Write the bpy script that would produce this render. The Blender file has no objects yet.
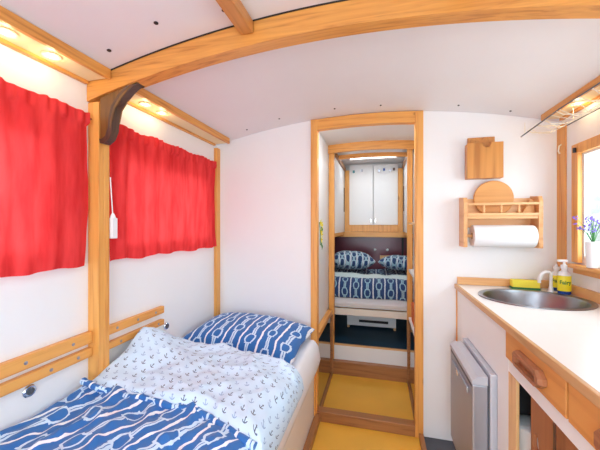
import bpy, bmesh, math, random
from mathutils import Vector, noise, Matrix
random.seed(7)
C = bpy.context.scene.collection
PI = math.pi
XL, XR, XC = -1.142, 0.962, -0.10
YP = 2.0           # partition
YV = 2.70          # second frame
YB = 3.62          # end of the bunk compartment
def ceil(x): return 2.016 - 0.125*(x-XC)**2

# ------------------------------------------------------------------ materials
def newmat(name):
    m = bpy.data.materials.new(name); m.use_nodes = True
    nt = m.node_tree; b = nt.nodes['Principled BSDF']
    return m, nt, b
def plain(name, col, rough=.5, metal=0, bump=0, bscale=60, coat=0, var=0.0):
    m, nt, b = newmat(name)
    b.inputs['Base Color'].default_value = (*col, 1); b.inputs['Roughness'].default_value = rough
    b.inputs['Metallic'].default_value = metal
    if coat: b.inputs['Coat Weight'].default_value = coat
    tc = nt.nodes.new('ShaderNodeTexCoord'); n = nt.nodes.new('ShaderNodeTexNoise')
    n.inputs['Scale'].default_value = bscale; n.inputs['Detail'].default_value = 4
    nt.links.new(tc.outputs['Object'], n.inputs['Vector'])
    if bump:
        bp = nt.nodes.new('ShaderNodeBump'); bp.inputs['Strength'].default_value = bump; bp.inputs['Distance'].default_value = .002
        nt.links.new(n.outputs['Fac'], bp.inputs['Height']); nt.links.new(bp.outputs['Normal'], b.inputs['Normal'])
    if var:
        n2 = nt.nodes.new('ShaderNodeTexNoise'); n2.inputs['Scale'].default_value = 3; n2.inputs['Detail'].default_value = 5
        nt.links.new(tc.outputs['Object'], n2.inputs['Vector'])
        r = nt.nodes.new('ShaderNodeValToRGB')
        r.color_ramp.elements[0].position = .3; r.color_ramp.elements[1].position = .7
        r.color_ramp.elements[0].color = (*[c*(1-var) for c in col], 1); r.color_ramp.elements[1].color = (*[min(1, c*(1+var)) for c in col], 1)
        nt.links.new(n2.outputs['Fac'], r.inputs['Fac']); nt.links.new(r.outputs['Color'], b.inputs['Base Color'])
    return m
def wood(name, light, dark, axis='y', rough=.42, knots=True, gs=1.0, coat=.15):
    m, nt, b = newmat(name)
    N = nt.nodes.new; L = nt.links.new
    tc = N('ShaderNodeTexCoord'); mp = N('ShaderNodeMapping')
    sc = {'x': (1.2, 22, 22), 'y': (22, 1.2, 22), 'z': (22, 22, 1.2)}[axis]
    mp.inputs['Scale'].default_value = [s*gs for s in sc]
    L(tc.outputs['Object'], mp.inputs['Vector'])
    n = N('ShaderNodeTexNoise'); n.inputs['Scale'].default_value = 2.2; n.inputs['Detail'].default_value = 6; n.inputs['Distortion'].default_value = .6
    L(mp.outputs['Vector'], n.inputs['Vector'])
    r = N('ShaderNodeValToRGB'); e = r.color_ramp.elements
    e[0].position = .33; e[0].color = (*dark, 1); e[1].position = .62; e[1].color = (*light, 1)
    mid = r.color_ramp.elements.new(.45); mid.color = (*[(l*2+d)/3 for l, d in zip(light, dark)], 1)
    L(n.outputs['Fac'], r.inputs['Fac'])
    out = r.outputs['Color']
    if knots:
        mk = N('ShaderNodeMapping'); mk.inputs['Scale'].default_value = {'x': (3.2, 9, 9), 'y': (9, 3.2, 9), 'z': (9, 9, 3.2)}[axis]
        L(tc.outputs['Object'], mk.inputs['Vector'])
        v = N('ShaderNodeTexVoronoi'); v.inputs['Scale'].default_value = 1; L(mk.outputs['Vector'], v.inputs['Vector'])
        kr = N('ShaderNodeValToRGB'); kr.color_ramp.elements[0].position = .05; kr.color_ramp.elements[1].position = .13
        kr.color_ramp.elements[0].color = (1, 1, 1, 1); kr.color_ramp.elements[1].color = (0, 0, 0, 1)
        L(v.outputs['Distance'], kr.inputs['Fac'])
        mx = N('ShaderNodeMix'); mx.data_type = 'RGBA'
        L(kr.outputs['Color'], mx.inputs['Factor']); L(out, mx.inputs['A']); mx.inputs['B'].default_value = (*[c*.35 for c in dark], 1)
        out = mx.outputs['Result']
    L(out, b.inputs['Base Color']); b.inputs['Roughness'].default_value = rough
    b.inputs['Coat Weight'].default_value = coat; b.inputs['Coat Roughness'].default_value = .25
    bp = N('ShaderNodeBump'); bp.inputs['Strength'].default_value = .12; bp.inputs['Distance'].default_value = .001
    L(n.outputs['Fac'], bp.inputs['Height']); L(bp.outputs['Normal'], b.inputs['Normal'])
    return m
PL, PD = (.83, .40, .095), (.64, .25, .05)
pine = {a: wood('pine_'+a, PL, PD, a) for a in 'xyz'}
pale = {a: wood('pale_pine_'+a, (.83, .52, .24), (.68, .36, .13), a, knots=False) for a in 'xyz'}
brown = {a: wood('stained_'+a, (.40, .17, .055), (.24, .09, .03), a, knots=False) for a in 'xyz'}
drawerw = wood('drawer_ply', (.76, .34, .09), (.60, .24, .055), 'y', knots=False, gs=.5)
redwood = wood('red_ply', (.37, .14, .055), (.26, .09, .033), 'z', knots=False, gs=.5)
handlew = wood('handle_wood', (.42, .17, .075), (.28, .10, .045), 'y', knots=False)
batten = wood('batten_wood', (.62, .27, .07), (.42, .16, .04), 'y')
beamw = {a: wood('beam_wood_'+a, (.76, .345, .075), (.52, .19, .035), a, gs=1.5) for a in 'xyz'}
walnut = wood('walnut', (.10, .045, .028), (.045, .02, .014), 'z', knots=False, rough=.35)
beech = wood('beech', (.78, .42, .17), (.66, .31, .11), 'y', knots=False, gs=.7)
beechx = wood('beech_x', (.80, .46, .20), (.68, .34, .13), 'x', knots=False, gs=.7)
boxw = wood('letter_box_wood', (.66, .29, .07), (.46, .17, .035), 'z', knots=False, gs=.6)
osb = wood('cork_board', (.74, .36, .11), (.52, .21, .05), 'x', knots=False, gs=.45, rough=.6)
white = plain('white_panel', (.86, .86, .86), .45, bump=.05, var=.012)
whitewarm = plain('ceiling_panel', (.80, .79, .80), .5, bump=.03, var=.015)
worktopm = plain('worktop_laminate', (.86, .85, .83), .3, var=.015)
yellow = plain('yellow_lino', (.86, .46, .055), .42, bump=.15, bscale=200, var=.08)
darkfloor = plain('dark_carpet', (.09, .10, .12), .9, bump=.5, bscale=300, var=.2)
bluecarpet = plain('navy_carpet', (.012, .055, .10), .55, bump=.4, bscale=250, var=.25)
sheetm = plain('white_sheet', (.86, .88, .92), .8, bump=.25, bscale=25)
steel = plain('steel', (.30, .31, .34), .30, 1, var=.06)
chrome = plain('chrome', (.8, .8, .82), .12, 1)
greymetal = plain('grey_fridge', (.42, .44, .50), .38, .55, var=.04)
greylight = plain('grey_fridge_side', (.60, .63, .70), .42, .35)
darkgrey = plain('dark_grey_plastic', (.09, .10, .12), .5)
black = plain('black', (.012, .012, .015), .6)
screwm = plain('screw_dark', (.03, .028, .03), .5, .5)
whitepl = plain('white_plastic', (.86, .86, .86), .3)
paper = plain('paper', (.88, .88, .89), .9, bump=.6, bscale=120)
yellowpl = plain('yellow_label', (.93, .82, .02), .4)
greenpl = plain('green_ink', (.01, .22, .05), .5)
bluepl = plain('blue_liquid', (.01, .06, .30), .25)
spongey = plain('sponge_foam', (.95, .82, .08), .9, bump=.8, bscale=350)
spongeg = plain('scour_pad', (.03, .20, .09), .95, bump=.9, bscale=400)
burg = plain('burgundy_panel', (.13, .012, .03), .28, var=.2)
orangem = plain('orange_paper', (.78, .16, .03), .6); redm = plain('red_paper', (.55, .02, .03), .6); teal = plain('teal_paper', (.05, .25, .28), .6)
leaf = plain('leaf', (.03, .22, .03), .6); petaly = plain('yellow_petal', (.9, .78, .03), .6); petalp = plain('purple_petal', (.28, .16, .75), .6)
palewire = plain('cream_wire', (.85, .78, .62), .5)
nib = plain('tin_grey', (.35, .36, .42), .3, .8)
soffitm = plain('soffit_cream', (.86, .70, .42), .5)
smoked, nt, b = newmat('smoked_mirror')
b.inputs['Base Color'].default_value = (.42, .36, .30, 1); b.inputs['Metallic'].default_value = 1; b.inputs['Roughness'].default_value = .06
glass = bpy.data.materials.new('window_glass'); glass.use_nodes = True; nt = glass.node_tree; nt.nodes.clear()
o_ = nt.nodes.new('ShaderNodeOutputMaterial'); mx = nt.nodes.new('ShaderNodeMixShader'); tr = nt.nodes.new('ShaderNodeBsdfTransparent'); gl = nt.nodes.new('ShaderNodeBsdfGlossy')
gl.inputs['Roughness'].default_value = .02; mx.inputs[0].default_value = .06; tr.inputs[0].default_value = (.95, .98, .97, 1)
nt.links.new(tr.outputs[0], mx.inputs[1]); nt.links.new(gl.outputs[0], mx.inputs[2]); nt.links.new(mx.outputs[0], o_.inputs[0])
def emit(name, col, st):
    m = bpy.data.materials.new(name); m.use_nodes = True; nt = m.node_tree; nt.nodes.clear()
    o = nt.nodes.new('ShaderNodeOutputMaterial'); e = nt.nodes.new('ShaderNodeEmission')
    e.inputs[0].default_value = (*col, 1); e.inputs[1].default_value = st; nt.links.new(e.outputs[0], o.inputs[0]); return m
ledm = emit('led_lens', (1, .80, .42), 14)
# red curtain cloth, lets daylight through
curt = bpy.data.materials.new('red_cloth'); curt.use_nodes = True; nt = curt.node_tree; nt.nodes.clear()
N = nt.nodes.new; L = nt.links.new
o_ = N('ShaderNodeOutputMaterial'); mx = N('ShaderNodeMixShader'); df = N('ShaderNodeBsdfDiffuse'); tl = N('ShaderNodeBsdfTranslucent')
tc = N('ShaderNodeTexCoord'); w1 = N('ShaderNodeTexNoise'); w1.inputs['Scale'].default_value = 14; w1.inputs['Detail'].default_value = 6
mp = N('ShaderNodeMapping'); mp.inputs['Scale'].default_value = (1, 2.2, .35); L(tc.outputs['Object'], mp.inputs[0]); L(mp.outputs[0], w1.inputs['Vector'])
r = N('ShaderNodeValToRGB'); r.color_ramp.elements[0].color = (.74, .042, .045, 1); r.color_ramp.elements[1].color = (.90, .075, .075, 1)
r.color_ramp.elements[0].position = .35; r.color_ramp.elements[1].position = .65
L(w1.outputs['Fac'], r.inputs[0]); L(r.outputs[0], df.inputs[0]); L(r.outputs[0], tl.inputs[0]); mx.inputs[0].default_value = .24
w2 = N('ShaderNodeTexNoise'); w2.inputs['Scale'].default_value = 420; L(tc.outputs['Object'], w2.inputs['Vector'])
bp = N('ShaderNodeBump'); bp.inputs['Strength'].default_value = .35; bp.inputs['Distance'].default_value = .002; L(w2.outputs['Fac'], bp.inputs['Height']); L(bp.outputs[0], df.inputs['Normal'])
L(df.outputs[0], mx.inputs[1]); L(tl.outputs[0], mx.inputs[2]); L(mx.outputs[0], o_.inputs[0])

def mathn(nt, op, a, b=None, c=None, clamp=False):
    n = nt.nodes.new('ShaderNodeMath'); n.operation = op; n.use_clamp = clamp
    for i, v in enumerate((a, b, c)):
        if v is None: continue
        if isinstance(v, (int, float)): n.inputs[i].default_value = v
        else: nt.links.new(v, n.inputs[i])
    return n.outputs[0]
def rope_cloth(name, base, linecol, linkcol, p=.105, q=.15, wob=.012):
    """blue cloth printed with plain stripes between chains of oval links; stripes run along V"""
    m, nt, b = newmat(name); N = nt.nodes.new; L = nt.links.new
    uv = N('ShaderNodeUVMap'); ns = N('ShaderNodeTexNoise'); ns.inputs['Scale'].default_value = 9; ns.inputs['Detail'].default_value = 2
    L(uv.outputs[0], ns.inputs['Vector'])
    sp = N('ShaderNodeSeparateXYZ'); L(uv.outputs[0], sp.inputs[0])
    sc_ = N('ShaderNodeSeparateColor'); L(ns.outputs['Color'], sc_.inputs[0])
    n2 = N('ShaderNodeTexNoise'); n2.inputs['Scale'].default_value = 60; L(uv.outputs[0], n2.inputs['Vector'])
    u = mathn(nt, 'ADD', sp.outputs[0], mathn(nt, 'MULTIPLY', mathn(nt, 'SUBTRACT', sc_.outputs[0], .5), wob*2))
    u = mathn(nt, 'ADD', u, mathn(nt, 'MULTIPLY', mathn(nt, 'SUBTRACT', n2.outputs['Fac'], .5), .006))
    v = mathn(nt, 'ADD', sp.outputs[1], mathn(nt, 'MULTIPLY', mathn(nt, 'SUBTRACT', sc_.outputs[1], .5), wob*2))
    up = mathn(nt, 'DIVIDE', u, p)
    cell = mathn(nt, 'FLOOR', up); uf = mathn(nt, 'FRACT', up)
    x = mathn(nt, 'ABSOLUTE', mathn(nt, 'MULTIPLY', mathn(nt, 'SUBTRACT', uf, .5), p))      # metres from chain axis
    line = mathn(nt, 'LESS_THAN', mathn(nt, 'SUBTRACT', p/2, x), .0052)
    # alternate stagger
    vs = mathn(nt, 'ADD', v, mathn(nt, 'MULTIPLY', mathn(nt, 'FRACT', mathn(nt, 'MULTIPLY', cell, .5)), q))
    y = mathn(nt, 'MULTIPLY', mathn(nt, 'SUBTRACT', mathn(nt, 'FRACT', mathn(nt, 'DIVIDE', vs, q)), .5), q)
    ya = mathn(nt, 'ABSOLUTE', y)
    k = mathn(nt, 'SUBTRACT', 1, mathn(nt, 'POWER', mathn(nt, 'DIVIDE', ya, .032), 2), clamp=True)
    d = mathn(nt, 'ADD', .006, mathn(nt, 'MULTIPLY', mathn(nt, 'SQRT', k), .017))
    chain = mathn(nt, 'LESS_THAN', mathn(nt, 'ABSOLUTE', mathn(nt, 'SUBTRACT', x, d)), .0046)
    cap = mathn(nt, 'MULTIPLY', mathn(nt, 'LESS_THAN', x, .021), mathn(nt, 'LESS_THAN', mathn(nt, 'ABSOLUTE', mathn(nt, 'SUBTRACT', ya, .031)), .0035))
    chain = mathn(nt, 'MAXIMUM', chain, cap)
    m1 = N('ShaderNodeMix'); m1.data_type = 'RGBA'; m1.inputs['A'].default_value = (*base, 1); m1.inputs['B'].default_value = (*linkcol, 1); L(chain, m1.inputs['Factor'])
    m2 = N('ShaderNodeMix'); m2.data_type = 'RGBA'; L(m1.outputs['Result'], m2.inputs['A']); m2.inputs['B'].default_value = (*linecol, 1); L(line, m2.inputs['Factor'])
    L(m2.outputs['Result'], b.inputs['Base Color']); b.inputs['Roughness'].default_value = .85; b.inputs['Sheen Weight'].default_value = .15
    return m
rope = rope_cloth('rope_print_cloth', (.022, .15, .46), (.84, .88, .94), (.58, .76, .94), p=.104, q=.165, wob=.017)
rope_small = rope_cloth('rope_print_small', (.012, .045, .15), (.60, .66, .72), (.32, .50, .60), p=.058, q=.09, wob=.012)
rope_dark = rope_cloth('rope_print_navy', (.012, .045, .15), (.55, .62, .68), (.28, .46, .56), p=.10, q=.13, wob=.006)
def anchor_cloth(name):
    m, nt, b = newmat(name); N = nt.nodes.new; L = nt.links.new
    uv = N('ShaderNodeUVMap'); sp = N('ShaderNodeSeparateXYZ'); L(uv.outputs[0], sp.inputs[0])
    g = .043
    vy = mathn(nt, 'DIVIDE', sp.outputs[1], g*.8); row = mathn(nt, 'FLOOR', vy)
    y = mathn(nt, 'MULTIPLY', mathn(nt, 'SUBTRACT', mathn(nt, 'FRACT', vy), .5), g*.8)
    ux = mathn(nt, 'ADD', mathn(nt, 'DIVIDE', sp.outputs[0], g), mathn(nt, 'MULTIPLY', row, .5))
    col = mathn(nt, 'FLOOR', ux)
    x0 = mathn(nt, 'MULTIPLY', mathn(nt, 'SUBTRACT', mathn(nt, 'FRACT', ux), .5), g)
    # each anchor tilts one way or the other
    cx = N('ShaderNodeCombineXYZ'); L(col, cx.inputs[0]); L(row, cx.inputs[1]); wn = N('ShaderNodeTexWhiteNoise'); wn.noise_dimensions = '3D'; L(cx.outputs[0], wn.inputs[0])
    tlt = mathn(nt, 'MULTIPLY', mathn(nt, 'SUBTRACT', wn.outputs['Value'], .5), 1.0)
    x = mathn(nt, 'ADD', x0, mathn(nt, 'MULTIPLY', y, tlt)); y = mathn(nt, 'SUBTRACT', y, mathn(nt, 'MULTIPLY', x0, tlt))
    x = mathn(nt, 'ABSOLUTE', x)
    t = .0016
    stem = mathn(nt, 'MULTIPLY', mathn(nt, 'LESS_THAN', x, t), mathn(nt, 'LESS_THAN', mathn(nt, 'ABSOLUTE', y), .009))
    bar = mathn(nt, 'MULTIPLY', mathn(nt, 'LESS_THAN', x, .004), mathn(nt, 'LESS_THAN', mathn(nt, 'ABSOLUTE', mathn(nt, 'SUBTRACT', y, .005)), .001))
    r2 = mathn(nt, 'SQRT', mathn(nt, 'ADD', mathn(nt, 'POWER', x, 2), mathn(nt, 'POWER', mathn(nt, 'ADD', y, .001), 2)))
    arc = mathn(nt, 'MULTIPLY', mathn(nt, 'LESS_THAN', mathn(nt, 'ABSOLUTE', mathn(nt, 'SUBTRACT', r2, .0090)), .0016), mathn(nt, 'LESS_THAN', y, -.003))
    a = mathn(nt, 'MAXIMUM', mathn(nt, 'MAXIMUM', stem, bar), arc)
    m1 = N('ShaderNodeMix'); m1.data_type = 'RGBA'; m1.inputs['A'].default_value = (.62, .80, .98, 1); L(a, m1.inputs['Factor'])
    pick = N('ShaderNodeMix'); pick.data_type = 'RGBA'; pick.inputs['A'].default_value = (.10, .13, .22, 1); pick.inputs['B'].default_value = (.30, .44, .66, 1)
    L(mathn(nt, 'GREATER_THAN', wn.outputs['Value'], .5), pick.inputs['Factor']); L(pick.outputs['Result'], m1.inputs['B'])
    L(m1.outputs['Result'], b.inputs['Base Color']); b.inputs['Roughness'].default_value = .9
    return m
anchor = anchor_cloth('anchor_print_cloth')

# ------------------------------------------------------------------ builders
def tag(o, label, cat, group=None, kind=None):
    if label: o['label'] = label
    if cat: o['category'] = cat
    if group: o['group'] = group
    if kind: o['kind'] = kind
    return o
def thing(name, label, cat, loc, group=None):
    o = bpy.data.objects.new(name, None); o.empty_display_size = .05; C.objects.link(o); o.location = loc
    return tag(o, label, cat, group)
def obj(name, bm, mats, parent=None, smooth=False, label=None):
    """links the bmesh (world coordinates) as ONE mesh object; its origin is at its parent or at its base centre"""
    if not isinstance(mats, (list, tuple)): mats = [mats]
    bmesh.ops.recalc_face_normals(bm, faces=bm.faces[:])
    if parent is not None:
        org = Vector(parent.location)
        pp = parent.parent
        while pp is not None: org += pp.location; pp = pp.parent
    else:
        xs = [v.co.x for v in bm.verts]; ys = [v.co.y for v in bm.verts]; zs = [v.co.z for v in bm.verts]
        org = Vector(((min(xs)+max(xs))/2, (min(ys)+max(ys))/2, min(zs)))
    bmesh.ops.translate(bm, verts=bm.verts[:], vec=-org)
    me = bpy.data.meshes.new(name); bm.to_mesh(me); bm.free()
    for m in mats: me.materials.append(m)
    if smooth:
        for p in me.polygons: p.use_smooth = True
        me.set_sharp_from_angle(angle=math.radians(40))
    o = bpy.data.objects.new(name, me); C.objects.link(o)
    if parent is not None: o.parent = parent
    else: o.location = org
    if label: o['label'] = label
    return o
def struct(name, bm, m, parent=None, smooth=False, label=None, cat=None):
    o = obj(name, bm, m, parent, smooth)
    if parent is None:
        o['kind'] = 'structure'
        if label: o['label'] = label
        if cat: o['category'] = cat
    return o
def BM(): return bmesh.new()
def box(bm, x0, x1, y0, y1, z0, z1, bev=.0, mi=0, M=None):
    vs = [bm.verts.new((x, y, z)) for z in (z0, z1) for y in (y0, y1) for x in (x0, x1)]
    F = [(0, 2, 3, 1), (4, 5, 7, 6), (0, 1, 5, 4), (2, 6, 7, 3), (0, 4, 6, 2), (1, 3, 7, 5)]
    fs = [bm.faces.new([vs[i] for i in f]) for f in F]
    for f in fs: f.material_index = mi
    geo = vs
    if bev:
        es = list({e for f in fs for e in f.edges})
        r = bmesh.ops.bevel(bm, geom=es, offset=bev, segments=2, affect='EDGES', profile=.6)
        geo = list({v for f in r['faces'] for v in f.verts} | {v for v in vs if v.is_valid})
        for f in r['faces']: f.material_index = mi
    if M is not None: bmesh.ops.transform(bm, matrix=M, verts=geo)
    return geo
def prism(bm, pts, axis, a0, a1, bev=0, mi=0):
    """extrude a closed outline; axis x: pts=(y,z); y: pts=(x,z); z: pts=(x,y)"""
    def P(p, a): return {'x': (a, p[0], p[1]), 'y': (p[0], a, p[1]), 'z': (p[0], p[1], a)}[axis]
    A = [bm.verts.new(P(p, a0)) for p in pts]; B = [bm.verts.new(P(p, a1)) for p in pts]
    n = len(pts); fs = [bm.faces.new(A), bm.faces.new(B[::-1])]
    for i in range(n): fs.append(bm.faces.new((A[i], B[i], B[(i+1) % n], A[(i+1) % n])))
    for f in fs: f.material_index = mi
    if bev:
        es = list(set(fs[0].edges) | set(fs[1].edges))
        r = bmesh.ops.bevel(bm, geom=es, offset=bev, segments=2, affect='EDGES')
        for f in r['faces']: f.material_index = mi
def lathe(bm, c, prof, axis='z', n=24, mi=0, sx=1, sy=1):
    """prof: list of (radius, height)"""
    rings = []
    for r, h in prof:
        ring = []
        for k in range(n):
            a = 2*PI*k/n; p, q = r*math.cos(a)*sx, r*math.sin(a)*sy
            co = {'z': (c[0]+p, c[1]+q, c[2]+h), 'y': (c[0]+p, c[1]+h, c[2]+q), 'x': (c[0]+h, c[1]+p, c[2]+q)}[axis]
            ring.append(bm.verts.new(co))
        rings.append(ring)
    for a, b_ in zip(rings, rings[1:]):
        for k in range(n):
            f = bm.faces.new((a[k], a[(k+1) % n], b_[(k+1) % n], b_[k])); f.material_index = mi
    for ring in (rings[0], rings[-1]):
        f = bm.faces.new(ring); f.material_index = mi
def tube(bm, pts, r, n=8, mi=0, rr=None):
    pts = [Vector(p) for p in pts]; rings = []; up = None
    for i, p in enumerate(pts):
        d = (pts[min(i+1, len(pts)-1)]-pts[max(i-1, 0)]).normalized()
        if up is None: up = d.orthogonal().normalized()
        up = (up-d*up.dot(d)).normalized(); w = d.cross(up); ri = rr[i] if rr else r
        rings.append([bm.verts.new(p+(up*math.cos(2*PI*k/n)+w*math.sin(2*PI*k/n))*ri) for k in range(n)])
    for a, b_ in zip(rings, rings[1:]):
        for k in range(n): bm.faces.new((a[k], a[(k+1) % n], b_[(k+1) % n], b_[k])).material_index = mi
    bm.faces.new(rings[0]).material_index = mi; bm.faces.new(rings[-1]).material_index = mi
def arch(bm, x0, x1, y0, y1, top, bot, n=40):
    """bar bent to the roof's curve; top and bot are distances below the ceiling"""
    R = []
    for i in range(n+1):
        x = x0+(x1-x0)*i/n; z = ceil(x)
        R.append([bm.verts.new((x, y, z-d)) for y, d in ((y0, top), (y1, top), (y1, bot), (y0, bot))])
    for a, b_ in zip(R, R[1:]):
        for k in range(4): bm.faces.new((a[k], a[(k+1) % 4], b_[(k+1) % 4], b_[k]))
    bm.faces.new(R[0]); bm.faces.new(R[-1])
def cloth(nm, x0, x1, y0, y1, top, bot, mat, parent=None, nx=90, ny=90, label=None, uvrot=0, uvs=1.0):
    """soft closed body: top(x,y) and bot(x,y) give heights; edges are rounded together"""
    bm = BM(); uvl = bm.loops.layers.uv.new('UVMap')
    G = {}; 
    for i in range(nx+1):
        for j in range(ny+1):
            s, t = i/nx, j/ny; x, y = x0+(x1-x0)*s, y0+(y1-y0)*t
            G[i, j] = (x, y, s, t)
    T = {}; B = {}
    for (i, j), (x, y, s, t) in G.items():
        zt, zb = top(x, y), bot(x, y)
        e = min(s*(x1-x0), (1-s)*(x1-x0), t*(y1-y0), (1-t)*(y1-y0)); R = .05
        k = math.sqrt(max(0, 1-(1-min(1, e/R))**2))
        zm = zb+(zt-zb)*.35
        T[i, j] = bm.verts.new((x, y, zm+(zt-zm)*k)); 
        if 0 < i < nx and 0 < j < ny: B[i, j] = bm.verts.new((x, y, zm+(zb-zm)*k))
        else: B[i, j] = T[i, j]
    # arc-length style uv so the print does not smear on the slopes
    U = {}
    for j in range(ny+1):
        acc = 0
        for i in range(nx+1):
            if i: acc += (T[i, j].co-T[i-1, j].co).length
            U[i, j] = acc
    V = {}
    for i in range(nx+1):
        acc = 0
        for j in range(ny+1):
            if j: acc += (T[i, j].co-T[i, j-1].co).length
            V[i, j] = acc
    c_, s_ = math.cos(uvrot), math.sin(uvrot)
    for D in (T, B):
        for i in range(nx):
            for j in range(ny):
                q = [(i, j), (i+1, j), (i+1, j+1), (i, j+1)]
                vs = [D[k] for k in q]
                try: f = bm.faces.new(vs)
                except ValueError: continue
                f.smooth = True
                for lp, k in zip(f.loops, q): lp[uvl].uv = ((U[k]*c_-V[k]*s_)*uvs+.03, (U[k]*s_+V[k]*c_)*uvs)
    return obj(nm, bm, mat, parent, smooth=False if False else True, label=label)
def nz(x, y, s, seed=0): return noise.noise(Vector((x*s, y*s, seed*7.3)))
def ridge(x, y, s, seed=0): return (1-abs(nz(x, y, s, seed))*2.2)

# ------------------------------------------------------------------ SETTING
WT = .03
bm = BM(); box(bm, XL-WT, XR+WT, -1.33, YV+.02, -.04, 0)
struct('floor', bm, yellow)
bm = BM(); box(bm, .262, .44, -1.3, YP, 0, .004); struct('floor_carpet', bm, darkfloor)
def wall_holes(name, X0, X1, y0, y1, z0, z1, holes, mat):
    """wall in the YZ plane with window openings"""
    bm = BM(); ys = sorted({y0, y1, *[h[0] for h in holes], *[h[1] for h in holes]})
    for a, b_ in zip(ys, ys[1:]):
        hz = [h for h in holes if h[0] <= a and h[1] >= b_]
        if hz: box(bm, X0, X1, a, b_, z0, hz[0][2]); box(bm, X0, X1, a, b_, hz[0][3], z1)
        else: box(bm, X0, X1, a, b_, z0, z1)
    bmesh.ops.remove_doubles(bm, verts=bm.verts[:], dist=1e-5)
    return struct(name, bm, mat)
LW = [(-.75, -.1, 1.2, 1.61), (.2, .81, 1.2, 1.61), (1.14, 1.86, 1.2, 1.61)]
RW = [(-.6, .1, 1.14, 1.655), (1.0, 1.79, 1.135, 1.655)]
wall_holes('wall_left', XL-WT, XL, -1.3, YB+.03, 0, ceil(XL), LW, white)
wall_holes('wall_right', XR, XR+WT, -1.3, YB+.03, 0, ceil(XR), RW, white)
# partition with the doorway: two panels reaching up to the curved ceiling
def panel_xz(bm, x0, x1, y0, y1, z0, n=14):
    pts = [(x0, z0), (x1, z0)]+[(x1+(x0-x1)*i/n, ceil(x1+(x0-x1)*i/n)-.001) for i in range(n+1)]
    prism(bm, pts, 'y', y0, y1)
bm = BM(); panel_xz(bm, XL, -.441, YP, YP+.03, 0); panel_xz(bm, .262, XR, YP, YP+.03, 0); struct('wall_front', bm, white)
bm = BM(); 
for (a, b_) in ((XL, -.75), (.55, XR)): panel_xz(bm, a, b_, -1.33, -1.3, 0)
panel_xz(bm, -.75, .55, -1.33, -1.3, 1.82); struct('wall_rear', bm, white)
def curved_slab(x0, x1, y0, y1, n=40):
    bm = BM(); arch(bm, x0, x1, y0, y1, -.025, 0, n); return bm
ce = struct('ceiling', curved_slab(XL-WT, XR+WT, -1.33, YB+.06), whitewarm, smooth=False)
# screws in the ceiling panels
for (x, y) in [(-.939, .889), (-.714, .857), (-.497, .829), (-.487, .896), (-.2, .93), (.05, .93), (.45, .93), (-.7, .3), (-.3, .3),
               (.437, 1.90), (.708, 1.935), (-.862, 1.90), (-.619, 1.86), (.01, 1.88), (-.263, 1.86)]:
    bm = BM(); r_ = .0075 if y < 1.2 else .0055
    lathe(bm, (x, y, ceil(x)-.004), [(r_*.7, 0), (r_, .0015), (r_, .005)], n=12)
    s_ = obj('screw', bm, screwm, ce)
# arch beam; a dark strip at its top edge stands in for the shadow gap
bm = BM(); arch(bm, XL+.001, XR-.001, .975, 1.03, .0, .082); struct('trim_1', bm, beamw['x'], label='curved orange pine roof beam across the cabin', cat='beam')
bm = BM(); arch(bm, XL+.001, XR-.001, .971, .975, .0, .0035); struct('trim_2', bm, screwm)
# lengthwise roof battens
for i, x in enumerate((-.44, .245)):
    bm = BM(); z = ceil(x); box(bm, x-.024, x+.024, -1.3, .97, z-.045, z-.003, .004); struct('trim_%d' % (3+i), bm, batten)
# posts on the left wall
bm = BM(); box(bm, XL, -1.088, .981, 1.005, 0, ceil(-1.13)-.088, .002); box(bm, XL, -1.088, 1.006, 1.032, 0, ceil(-1.13)-.088, .002); struct('trim_5', bm, pine['z'])
bm = BM(); box(bm, XL, -1.116, 1.955, YP, 0, ceil(XL)-.03, .003); struct('trim_6', bm, pine['z'])
# right corner post
bm = BM(); box(bm, .956, XR, 1.915, YP, .9, ceil(XR)-.03, .003); struct('trim_7', bm, pine['z'])
# doorway posts, beam and threshold
bm = BM(); box(bm, -.441, -.397, 1.985, 2.045, 0, ceil(-.42)-.002, .003); struct('trim_8', bm, pine['z'])
bm = BM(); box(bm, .215, .262, 1.985, 2.045, 0, ceil(.25)-.002, .003); struct('trim_9', bm, pine['z'])
bm = BM(); arch(bm, -.397, .215, 1.99, 2.035, .004, .072); struct('trim_10', bm, pine['x'])
bm = BM(); box(bm, -.397, .215, 1.985, 2.045, 0, .068, .004); struct('trim_11', bm, brown['x'], label='low brown wooden threshold in the first doorway', cat='threshold')
# floor edging
bm = BM(); box(bm, -.412, -.375, -1.3, 1.985, 0, .05, .003); struct('baseboard_left', bm, brown['y'])
bm = BM(); box(bm, .235, .262, -1.3, 1.985, 0, .03, .003); struct('baseboard_right', bm, brown['y'])
# vestibule
bm = BM(); box(bm, -.46, -.436, 2.031, YV, .56, ceil(-.45)-.002); struct('wall_vestibule_left', bm, white)
bm = BM(); box(bm, .50, .52, 2.03, YV, 0, ceil(.51)-.002); struct('wall_vestibule_right', bm, white)
bm = BM(); box(bm, -.434, -.387, YV, YV+.05, 0, ceil(-.42)-.002, .003); struct('trim_12', bm, pine['z'])
bm = BM(); box(bm, .230, .272, YV, YV+.05, 0, ceil(.26)-.002, .003); struct('trim_13', bm, pine['z'])
bm = BM(); arch(bm, -.435, .49, YV-.03, YV-.001, .0, .07); struct('trim_14', bm, beamw['x'])
bm = BM(); box(bm, -.397, .228, YV-.05, YV-.001, 0, .114, .004); struct('trim_15', bm, brown['x'], label='brown wooden sill before the raised bunk platform', cat='threshold')
bm = BM(); box(bm, -.386, .229, YV, YV+.02, 0, .236); box(bm, -1.1, -.44, YV+.03, YV+.05, 0, 1.9); box(bm, .28, .95, YV+.03, YV+.05, 0, 1.9); struct('wall_inner', bm, white)
bm = BM(); box(bm, -.386, .229, YV-.004, YV+.022, .237, .248, .002); struct('trim_16', bm, pale['x'])
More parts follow.
